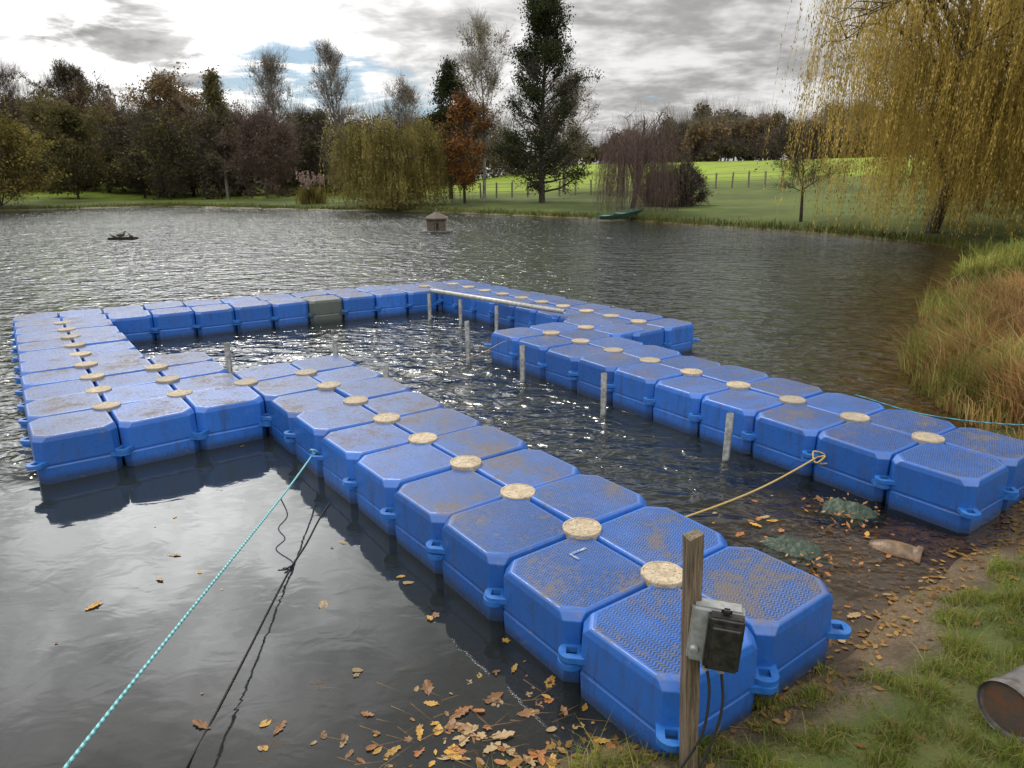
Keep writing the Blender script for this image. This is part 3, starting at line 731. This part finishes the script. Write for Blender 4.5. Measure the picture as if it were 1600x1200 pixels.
def tree(name,x,y,topz,R,prof,bark,leafm,nleaf,lsize,label,cat='tree',n1=34,n2=7,elev=(.9,.3),twigs=3000,tlen=.5,tw=.012,tmin=.2,r0=None,lean=(0,0),spread=.28,hang=0,droop=0,clump=1.0,stems=1,lv=(.5,1.25)):
    z0=H1(x,y);H=topz-z0;tb=TB();r0=r0 or H*.016
    tips=[];wts=[]
    for st in range(stems):
        N=12;ph=RNG.uniform(0,6.28);tp=[]
        off=np.array([math.cos(ph),math.sin(ph)])*(R*.35 if stems>1 else 0)
        for i in range(N+1):
            u=i/N;tp.append([lean[0]*u*u*H+off[0]*u+.02*H*math.sin(u*5+ph)*u,lean[1]*u*u*H+off[1]*u+.02*H*math.cos(u*4+ph)*u,-.1+u*H*.97*(1 if st==0 else RNG.uniform(.8,.95))])
        tp=np.array(tp);tb.tube(tp,r0*(1 if st==0 else .7),r0*.08,7)
        for j in range(n1//stems):
            u=tmin+(1-tmin)*((j+RNG.random())/(n1//stems))*.97
            k=u*N;i=min(int(k),N-1);p=tp[i]+(tp[i+1]-tp[i])*(k-i)
            az=j*2.4+RNG.uniform(-.5,.5)+ph
            L=R*prof((u-tmin)/(1-tmin))*RNG.uniform(*lv)
            if L<.1: L=.1
            e=elev[0]*u+elev[1]*(1-u)+RNG.normal(0,.12)
            d=np.array([math.cos(az)*math.cos(e),math.sin(az)*math.cos(e),math.sin(e)])
            pts=[p];cur=p.copy();dd=d.copy();M_=6
            for q in range(M_):
                dd=unit(dd+RNG.normal(0,.13,3)+np.array([0,0,.05-droop*q/M_]));cur=cur+dd*L/M_;pts.append(cur)
            pts=np.array(pts);rb=r0*.38*(1-u*.75);tb.tube(pts,rb,rb*.2,4)
            bw=RNG.gamma(clump*1.5)+.1
            for q in range(n2):
                s_=.3+.7*RNG.random();kk=s_*M_;ii=min(int(kk),M_-1);b=pts[ii]+(pts[ii+1]-pts[ii])*(kk-ii)
                d2=unit(unit(pts[ii+1]-pts[ii])+RNG.normal(0,.6,3)+np.array([0,0,.15-droop]))
                l2=L*.42*RNG.uniform(.5,1.1)*(1.1-.5*s_)+.15
                e_=b+d2*l2;mid=(b+e_)/2+RNG.normal(0,.06*l2,3)
                tb.tube(np.array([b,mid,e_]),rb*.35,rb*.1,3)
                for w_ in (.35,.7,1.0): tips.append(b+(e_-b)*w_);wts.append(bw*RNG.gamma(clump*1.2))
    tips=np.array(tips);wts=np.array(wts);wts/=wts.sum()
    ix=RNG.choice(len(tips),twigs);A=tips[ix]+RNG.normal(0,.05,(twigs,3))
    outw=A-np.array([0,0,H*.45]);outw/=np.linalg.norm(outw,axis=1)[:,None]+1e-9
    dr=outw*.5+RNG.normal(0,.5,(twigs,3))+np.array([0,0,.35-droop*2.2]);dr/=np.linalg.norm(dr,axis=1)[:,None]
    B=A+dr*tlen*RNG.uniform(.4,1.2,(twigs,1));tb.blades(A,B,tw)
    e=empty(name,(x,y,z0));tag(e,label,cat)
    obj('trunk',tb.mesh(name+'_trunk',bark),e)
    if nleaf:
        ix=RNG.choice(len(tips),nleaf,p=wts);C=tips[ix]+RNG.normal(0,spread,(nleaf,3))*np.array([1,1,.75])
        C[:,2]=np.maximum(C[:,2],.05)
        obj('crown',leafmesh(name+'_crown',C,lsize,leafm,hang),e)
    return e
def weeper(name,x,y,topz,R,bark,leafm,label,nstr=900,step=.16,lsize=.09,zmin=.3,limbs=16,leafy=.9,stw=.006,r0=.3,low=.5,lean=(0,0),asp=.3,keep=1.0,arch=.25,zd=None,thin=.15,hang=.6,smooth=1.2,u0=.35):
    z0=H1(x,y);H=topz-z0;tb=TB();N=10
    tp=np.array([[.04*H*math.sin(3*i/N)+lean[0]*i/N,.03*H*math.cos(4*i/N)+lean[1]*i/N,-.1+i/N*H*.6] for i in range(N+1)]);tb.tube(tp,r0,r0*.4,9)
    tips=[]
    for j in range(limbs):
        u=u0+(1-u0)*(j+.5)/limbs;k=u*N;i=min(int(k),N-1);p=tp[i]+(tp[i+1]-tp[i])*(k-i)
        az=j*2.4+RNG.uniform(-.4,.4);L=R*RNG.uniform(.75,1.1)*(1.1-.35*u)
        rise=(H-p[2])*RNG.uniform(.30,.98);M_=9;pts=[]
        ww=RNG.uniform(0,6.28)
        for q in range(M_+1):
            s_=q/M_
            pts.append(p+np.array([math.cos(az+.35*math.sin(5*s_+ww))*L*s_,math.sin(az+.35*math.sin(5*s_+ww))*L*s_,rise*math.sin(min(1,s_*1.25)*math.pi/2)-arch*rise*max(0,s_-.7)]))
        pts=np.array(pts)+np.concatenate([np.zeros((1,3)),RNG.normal(0,.02*L,(M_,3))]);rb=r0*.42*(1.15-u*.6);tb.tube(pts,rb,rb*.12,6)
        for q in range(12):
            s_=.2+.8*RNG.random();kk=s_*M_;ii=min(int(kk),M_-1);b=pts[ii]+(pts[ii+1]-pts[ii])*(kk-ii)
            d2=unit(unit(pts[ii+1]-pts[ii])+RNG.normal(0,.7,3)+np.array([0,0,.3]));l2=L*.33*RNG.uniform(.4,1.1)
            e_=b+d2*l2;mid=(b+e_)/2+np.array([0,0,.12*l2])+RNG.normal(0,.08*l2,3);tb.tube(np.array([b,mid,e_]),rb*.28,rb*.08,4)
            for w_ in (.3,.55,.8,1.0): tips.append(b+(e_-b)*w_+np.array([0,0,.1*l2*math.sin(w_*3)]))
    tips=np.array(tips)
    pw=np.ones(len(tips))
    if zd: pw=np.where(tips[:,2]>zd,thin,1.0)
    pw*=RNG.gamma(smooth,size=len(tips))+.1
    ix=RNG.choice(len(tips),nstr,p=pw/pw.sum());A=tips[ix]+RNG.normal(0,.14,(nstr,3))
    full=A[:,2]-zmin
    ln=full*np.clip(RNG.beta(2.2,1.6,nstr)*(1.15-.4*low)+low*.35,.08,1.0)
    if zd: ln=np.where(A[:,2]>zd,ln*RNG.uniform(.4,1.0,nstr),ln)
    C=[];T0=[];T1=[]
    rad=A[:,:2]/(np.linalg.norm(A[:,:2],axis=1)[:,None]+1e-6)
    for i in range(nstr):
        L=max(.2,ln[i]);k=max(2,int(L/step));s_=np.linspace(0,1,k)
        out_=rad[i]*(.22*L*np.sqrt(s_))[:,None]*RNG.uniform(.0,.9)
        sway=RNG.normal(0,.04*L,2)
        pp=np.empty((k,3));pp[:,:2]=A[i,:2]+out_+s_[:,None]**2*sway;pp[:,2]=A[i,2]-L*s_+.05*L*np.sin(s_*3.1)
        T0.append(pp[:-1]);T1.append(pp[1:])
        q=pp[RNG.random(k)<leafy*keep];C.append(q+RNG.normal(0,.035,q.shape))
    e=empty(name,(x,y,z0));tag(e,label,'tree')
    obj('trunk',tb.mesh(name+'_trunk',bark),e)
    tb2=TB();tb2.blades(np.concatenate(T0),np.concatenate(T1),stw)
    obj('strands',tb2.mesh(name+'_strands',leafm if leafy>.5 else bark),e)
    C=np.concatenate(C)
    if len(C): obj('crown',leafmesh(name+'_crown',C,lsize,leafm,hang,asp),e)
    return e
DKG=leaf_mat('dark_green_leaf',[(.022,.032,.014),(.04,.052,.02),(.058,.066,.026),(.032,.042,.019)],.25)
ORG=leaf_mat('orange_leaf',[(.21,.095,.035),(.30,.14,.045),(.15,.075,.03)],.3)
OLV=leaf_mat('olive_leaf',[(.11,.10,.042),(.15,.13,.052),(.078,.077,.034)],.3)
YOL=leaf_mat('yellow_olive_leaf',[(.18,.15,.046),(.24,.195,.058),(.10,.098,.036)],.3)
WIL=leaf_mat('willow_leaf',[(.46,.33,.085),(.34,.26,.065),(.58,.42,.12),(.21,.175,.052)],.5)
WIM=leaf_mat('willow_mound_leaf',[(.185,.16,.054),(.25,.205,.064),(.11,.108,.04)],.3)
BRN=leaf_mat('brown_leaf',[(.18,.125,.07),(.24,.165,.085),(.13,.10,.058)],.3)
DBR=leaf_mat('dark_brown_leaf',[(.10,.082,.055),(.14,.115,.068),(.11,.102,.06)],.25)
PRL=leaf_mat('purple_leaf',[(.10,.078,.060),(.135,.10,.07),(.08,.064,.052)],.2)
oval=lambda u: max(.1,math.sin(math.pi*min(1,u*.85+.12))**.7)
cone=lambda u: max(.08,(1-u)**.8*(.75+.25*math.sin(u*20))+.05)
col_=lambda u: max(.1,(math.sin(math.pi*min(1,u*.8+.15))**.6)*(1.08-.62*u)*(.9+.1*math.sin(u*17)))
tree('alder_tree',1.9,44.5,12.3,3.4,col_,BARK,DKG,32000,.07,'tall dark narrow tree standing on the lawn by the lake',n1=90,n2=10,elev=(1.0,.0),twigs=8000,tmin=.05,spread=.24,r0=.2,clump=.8,lv=(.65,1.2))
tree('birch_tree',-1.7,47,10.6,2.4,oval,BIRCH,YOL,2600,.07,'slender bare birch with pale trunk on the lawn',n1=36,n2=8,elev=(1.15,.7),twigs=4200,tlen=.9,tw=.009,tmin=.3,r0=.12)
tree('pine_tree',-4.3,53,9.9,2.9,cone,BARK,DKG,18000,.085,'dark evergreen tree behind the willow',n1=56,elev=(.6,.1),twigs=3000,tmin=.1,clump=.7)
tree('beech_tree',-2.9,46,6.6,1.6,oval,BARK,ORG,9000,.07,'small tree with rusty orange autumn leaves',n1=30,twigs=2500,tmin=.15,clump=.7)
tree('birch_tree',4.2,58,9.0,2.6,oval,GREYB,BRN,3500,.08,'bare grey tree with a few brown leaves',n1=34,twigs=4000,tlen=.9,tw=.010)
weeper('weeping_willow',-7.4,46,5.5,3.7,BARK,WIM,'rounded yellow-green weeping willow reaching the ground',nstr=3000,step=.16,lsize=.085,zmin=.0,limbs=30,r0=.25,low=.85,stw=.006,asp=.4,smooth=4,arch=.6)
weeper('weeping_birch',5.8,35.0,5.0,2.0,PURP,PRL,'small weeping tree with bare purple-brown drooping twigs',nstr=1900,step=.2,lsize=.04,zmin=.0,limbs=26,r0=.13,low=.8,leafy=.2,stw=.006,smooth=3,arch=.8)
for (x,y,tz,R,mt,lab) in [(8.9,38.5,2.2,1.0,DBR,'loose dark brown bush on the lawn'),(7.9,39.5,1.8,.8,DBR,'loose dark brown bush on the lawn'),(9.9,40,2.0,.9,PRL,'loose dark brown bush on the lawn')]:
    tree('round_bush',x,y,tz,R,oval,BARK,mt,2200,.06,lab,'bush',n1=30,n2=6,twigs=3500,tlen=.45,tmin=.02,stems=3,spread=.22)
tree('small_tree',10.9,27.2,3.3,1.9,oval,BARK,DBR,500,.05,'small leaning bare tree beside the willow',n1=26,n2=8,elev=(.5,.2),twigs=3000,tlen=.45,tw=.006,tmin=.35,r0=.07,lean=(-.1,0))
tree('birch_tree',-23.6,61,10.4,2.3,cone,GREYB,OLV,8000,.10,'slim birch with thin olive foliage above the wood',n1=44,twigs=4000,tmin=.25,clump=.5)
tree('bare_tree',-23.4,74,12.4,4.0,oval,GREYB,BRN,700,.1,'tall leafless tree with fine grey twigs',n1=40,n2=9,elev=(1.25,.8),twigs=5000,tlen=1.3,tw=.010,tmin=.25)
tree('bare_tree',-18.6,80,14.0,4.2,oval,GREYB,BRN,700,.1,'tall leafless tree with fine grey twigs',n1=40,n2=9,elev=(1.25,.8),twigs=5000,tlen=1.3,tw=.011,tmin=.25)
tree('bare_tree',-11,78,10.2,3.6,oval,GREYB,BRN,700,.1,'leafless tree with fine grey twigs',n1=36,n2=9,elev=(1.2,.7),twigs=4500,tlen=1.1,tw=.011,tmin=.25)
tree('oak_tree',-31.5,70,10.2,4.4,oval,BARK,BRN,15000,.12,'broad oak with orange-brown autumn leaves',n1=44,twigs=3000,tmin=.15,spread=.35,clump=.6)
tree('round_tree',-35.5,60,6.9,3.6,oval,BARK,OLV,16000,.11,'rounded olive-green tree by the water',n1=44,twigs=2000,tmin=.08,spread=.33)
tree('round_bush',-35,50,5.0,3.7,oval,BARK,YOL,17000,.10,'large yellow-green bush at the water edge','bush',n1=44,twigs=2000,tmin=.03,stems=3,spread=.35)
tree('round_bush',-41,48,5.4,4,oval,BARK,YOL,15000,.11,'large yellow-green bush at the water edge','bush',n1=44,twigs=2000,tmin=.03,stems=3,spread=.35)
for (x,y,tz,R,mt,bk) in [(-28,60,5.7,3.6,OLV,BARK),(-24.5,62,6.0,3.2,DBR,BARK),(-20,60,6.2,3.4,PRL,PURP),(-16.5,64,6.2,3.2,DBR,BARK),(-32,64,6.4,3.6,DBR,BARK),(-43,62,7.2,4.4,DBR,BARK),(-39,68,8.6,4.2,BRN,BARK),(-27,68,7.6,3.6,DBR,GREYB),(-13,62,5.2,2.6,DBR,GREYB)]:
    tree('round_tree',x,y,tz,R,oval,bk,mt,5500,.11,{id(OLV):'dull olive tree at the edge of the wood',id(DBR):'dark half-bare tree at the edge of the wood',id(PRL):'purple-brown half-bare tree at the edge of the wood',id(BRN):'brown-leaved tree at the edge of the wood'}[id(mt)],n1=36,twigs=5500,tlen=.9,tw=.013,tmin=.08,spread=.33,clump=.8)
for (x,y,tz,R) in [(-52,76,12.0,4.4),(-46,80,12.0,4.4),(-57,78,12.5,4.4),(-63,80,13.5,4.8)]:
    tree('bare_tree',x,y,tz,R,oval,BARK,DBR,4000,.12,'tall half-bare tree standing in the wood',n1=40,n2=8,elev=(1.1,.6),twigs=6500,tlen=1.3,tw=.014,tmin=.2)
weeper('weeping_willow',13.0,22.0,10.2,5.0,BARK,WIL,'large weeping willow with yellow autumn leaves overhanging the lake',nstr=5200,step=.13,lsize=.060,zmin=.15,limbs=46,r0=.20,low=.95,stw=.005,keep=.8,asp=.28,zd=5.4,thin=.16,hang=.7,smooth=3,arch=.5,u0=.22)
weeper('weeping_willow',15.0,17.6,9.4,4.9,BARK,WIL,'large weeping willow with crooked dark limbs and thinning leaves',nstr=4600,step=.12,lsize=.050,zmin=.1,limbs=44,r0=.20,low=.95,stw=.004,keep=.8,asp=.28,zd=4.3,thin=.14,hang=.7,smooth=3,arch=.5,u0=.22)
def wood(name,rows,mat,bark,label,lsz=.28,n=1300):
    Cs=[];tb=TB()
    for (x,y,tz,R) in rows:
        z0=H1(x,y);H=tz-z0
        k=9;c=np.stack([RNG.normal(0,R*.45,k),RNG.normal(0,R*.45,k),RNG.uniform(.25,.85,k)*H],1);rr=RNG.uniform(.25,.5,k)*R
        ix=RNG.integers(0,k,n);v=RNG.normal(size=(n,3));v/=np.linalg.norm(v,axis=1)[:,None];v*=RNG.random((n,1))**.4
        Cs.append(np.array([x,y,z0])+c[ix]+v*rr[ix][:,None]*np.array([1,1,1.15]))
        m_=700;ix=RNG.integers(0,k,m_);A=c[ix]+RNG.normal(0,.4,(m_,3))+np.array([x,y,z0]);B=A+(RNG.normal(0,.35,(m_,3))+np.array([0,0,.9]))*R*.6
        tb.blades(A,B,.015);tb.tube(np.array([[x,y,z0-.2],[x+.2,y,z0+H*.5],[x,y,z0+H*.85]]),.16,.04,5)
    C=np.concatenate(Cs);C[:,2]=np.maximum(C[:,2],.3)
    me=leafmesh(name,C,lsz,mat);o=obj(name,me);tag(o,label,'wood',kind='stuff')
    obj('twig_mass',tb.mesh(name+'_twigs',bark),o)
def row(x0,x1,y0,y1,n,zf,R):
    L_=[]
    for i in range(n):
        u=(i+RNG.uniform(-.3,.3))/n;x=x0+(x1-x0)*u;L_.append((x,RNG.uniform(y0,y1),zf(x)*RNG.uniform(.78,1.12),R*RNG.uniform(.8,1.2)))
    return L_
zl=lambda x: np.interp(x,[-90,-60,-45,-30,-15,0,10],[15.0,13.3,11.4,9.8,8.2,7.2,6.2])
wood('dark_wood',row(-95,6,84,92,38,zl,4.6),DBR,GREYB,'dark mixed autumn wood rising beyond the lake',.24,1500)
wood('brown_wood',row(-90,-2,76,83,28,lambda x: zl(x)*.86,4.0),BRN,GREYB,'brown autumn wood beyond the lake',.22,1400)
wood('green_wood',row(-80,-6,70,78,20,lambda x: zl(x)*.70,3.4),OLV,BARK,'olive green trees along the wood edge',.2,1400)
wood('understorey',row(-62,-8,64,70,26,lambda x: 3.9,2.4),DBR,BARK,'dark undergrowth below the wood edge',.16,1500)
wood('hill_wood',row(18,80,118,128,26,lambda x: np.interp(x,[18,30,45,80],[9.0,12.0,13.5,13]),4.0),DBR,GREYB,'distant dark wood on top of the field',.3,1500)
wood('hill_wood',row(28,70,112,118,14,lambda x: 10.5,3.6),BRN,GREYB,'distant brown wood on top of the field',.3,1500)
wood('hedge_row',row(8,60,110,114,26,lambda x: 6.4,2.0),DBR,BARK,'low dark hedge along the field edge',.22)
wood('bank_scrub',row(18,45,26,40,12,lambda x: 4.2,2.2),YOL,BARK,'yellowish scrub behind the willows',.12)

# pampas grass
e=H1(-13.8,50.5)
px=RNG.normal(0,.35,1400);py=RNG.normal(0,.3,1400)
o=obj('pampas_grass',blades(np.stack([px,py,px*0],1),1.1,.02,.45,YOL,'pampas_grass'),None,(-13.8,50.5,e));tag(o,'pampas grass clump with pale pink plumes','plant')
C=[]
for i in range(22):
    cx,cy,cz=random.gauss(0,.5),random.gauss(0,.3),random.uniform(1.2,1.9)
    for k in range(50): C.append((cx+random.gauss(0,.05),cy+random.gauss(0,.05),cz+random.uniform(-.3,.25)))
obj('plume',leafmesh('plume',np.array(C),.06,simple('plume_pale',(.30,.22,.18),(.24,.17,.14),5,.9)),o)

# fence
fe=empty('field_fence',(0,0,0));tag(fe,'wooden post and wire fence between lawn and field','fence')
FP=[(-4.5+i*1.15,53.5+ .35*math.sin(i*.5)) for i in range(26)]
bm=bmesh.new();box_bm(bm,(.09,.09,1.2),(0,0,.5));me=bpy.data.meshes.new('fence_post_mesh');bm.to_mesh(me);bm.free();me.materials.append(GREYB)
for x,y in FP:
    o=obj('fence_post',me,fe,(x,y,H1(x,y)));o.rotation_euler=(random.uniform(-.04,.04),random.uniform(-.04,.04),random.random())
for hz in (.45,.75,1.0):
    obj('fence_wire',tube_mesh('fence_wire',[(x,y,H1(x,y)+hz) for x,y in FP],.010,GREYB,4),fe)

# ------------------------------------------------------------ duck house
DW=simple('weathered_board',(.11,.085,.065),(.065,.05,.04),12,.85);DR=simple('thatch_roof',(.075,.06,.05),(.12,.10,.08),25,.9,0,.01,60)
dh=empty('duck_house',(-2.75,26.7,.0));tag(dh,'small wooden duck house with pyramid roof on a raft','duck house')
bm=bmesh.new();box_bm(bm,(1.12,.9,.05),(0,0,.025));bm_obj('raft',bm,simple('pale_raft',(.16,.15,.135),(.09,.085,.075),8,.8),dh,(0,0,0),.01)
bm=bmesh.new()
N=6;ring=[(.38*math.cos(2*math.pi*k/N+.5),.38*math.sin(2*math.pi*k/N+.5)) for k in range(N)]
lo_=[bm.verts.new((x,y,.055)) for x,y in ring];hi_=[bm.verts.new((x,y,.50)) for x,y in ring]
for k in range(N): bm.faces.new((lo_[k],lo_[(k+1)%N],hi_[(k+1)%N],hi_[k]))
bm.faces.new(hi_);bm_obj('wall',bm,DW,dh,(0,0,0),.006)
bm=bmesh.new()
pr=None
for r,z in ((.50,.47),(.49,.50),(.28,.61),(.06,.71),(.04,.76),(.05,.79),(.001,.83)):
    rg=[bm.verts.new((r*math.cos(2*math.pi*k/N+.5),r*math.sin(2*math.pi*k/N+.5),z)) for k in range(N)]
    if pr:
        for k in range(N): bm.faces.new((pr[k],pr[(k+1)%N],rg[(k+1)%N],rg[k]))
    else: bm.faces.new(rg[::-1])
    pr=rg
bm_obj('roof',bm,DR,dh,(0,0,0),.004)
DKM=simple('dark_opening',(.008,.007,.006),(.012,.01,.01),8,.9)
bm=bmesh.new();box_bm(bm,(.16,.02,.22),(.02,-.355,.22));bm_obj('door',bm,DKM,dh)
fp=empty('bird_raft',(-13.0,24.1,0));tag(fp,'low dark raft floating on the lake','raft')
bm=bmesh.new();box_bm(bm,(.85,.4,.045),(0,0,.02));box_bm(bm,(.85,.05,.02),(0,-.15,.055));box_bm(bm,(.85,.05,.02),(0,.15,.055));bm_obj('deck',bm,DKM,fp,(0,0,0),.006)
DUCK=simple('duck_feather',(.035,.028,.02),(.06,.05,.035),20,.7)
def duck(x,y,z,yaw,s,lab):
    me=bpy.data.meshes.new('duck');sp=[(-.24,0,.15,.02),(-.14,0,.12,.07),(0,0,.11,.10),(.11,0,.13,.08),(.16,0,.20,.04),(.18,0,.27,.035),(.21,0,.30,.042),(.26,0,.29,.022),(.31,0,.285,.010)]
    me.from_pydata([p[:3] for p in sp],[(i,i+1) for i in range(len(sp)-1)],[]);o=obj('duck',me,None,(x,y,z))
    o.modifiers.new('s','SKIN')
    for i,p in enumerate(sp): me.skin_vertices[0].data[i].radius=(p[3],p[3]*.95)
    me.skin_vertices[0].data[2].use_root=True
    o.modifiers.new('u','SUBSURF').levels=1;me.materials.append(DUCK);o.rotation_euler=(0,0,yaw);o.scale=(s,s,s)
    dg=bpy.context.evaluated_depsgraph_get();ev=bpy.data.meshes.new_from_object(o.evaluated_get(dg));o.modifiers.clear();o.data=ev
    if not ev.materials: ev.materials.append(DUCK)
    tag(o,lab,'duck','ducks on the lake')
duck(-13.05,24.1,.055,.9,.68,'dark duck sitting upright on the raft');duck(-12.75,24.15,.05,2.6,.48,'dark duck resting on the raft');duck(-13.3,24.05,.05,3.0,.45,'dark duck resting on the raft')
GRN=simple('green_hull',(.02,.06,.04),(.035,.085,.055),6,.5)
bt=empty('rowing_boat',(4.9,32.6,.12));bt.rotation_euler=(math.radians(0),math.radians(-7),math.radians(28));tag(bt,'small dark green flat boat pulled onto the grass bank','boat')
def hull():
    bm=bmesh.new();rings=[];n=13
    for i in range(n):
        u=i/(n-1);x=(u-.5)*2.4;w=.50*(1-abs(2*u-1)**2.6*.55);zb=.02+.14*abs(2*u-1)**2.5;zt=.24+.03*abs(2*u-1)**2
        rings.append([bm.verts.new(p) for p in ((x,-w,zt),(x,-w*.8,zb+.04),(x,-w*.6,zb),(x,w*.6,zb),(x,w*.8,zb+.04),(x,w,zt),(x,w*.93,zt-.0),(x,w*.72,zb+.07),(x,-w*.72,zb+.07),(x,-w*.93,zt))])
    for a,b in zip(rings,rings[1:]):
        for k in range(10): bm.faces.new((a[k],a[(k+1)%10],b[(k+1)%10],b[k]))
    bm.faces.new(rings[0]);bm.faces.new(rings[-1])
    return bm
bm_obj('hull',hull(),GRN,bt)
GBD=simple('green_board',(.08,.16,.11),(.10,.17,.12),8,.6)
bm=bmesh.new();box_bm(bm,(.22,.8,.03),(.1,0,.20));bm_obj('seat',bm,GBD,bt)
bm=bmesh.new();box_bm(bm,(.22,.7,.03),(-.7,0,.21));bm_obj('seat',bm,GBD,bt)
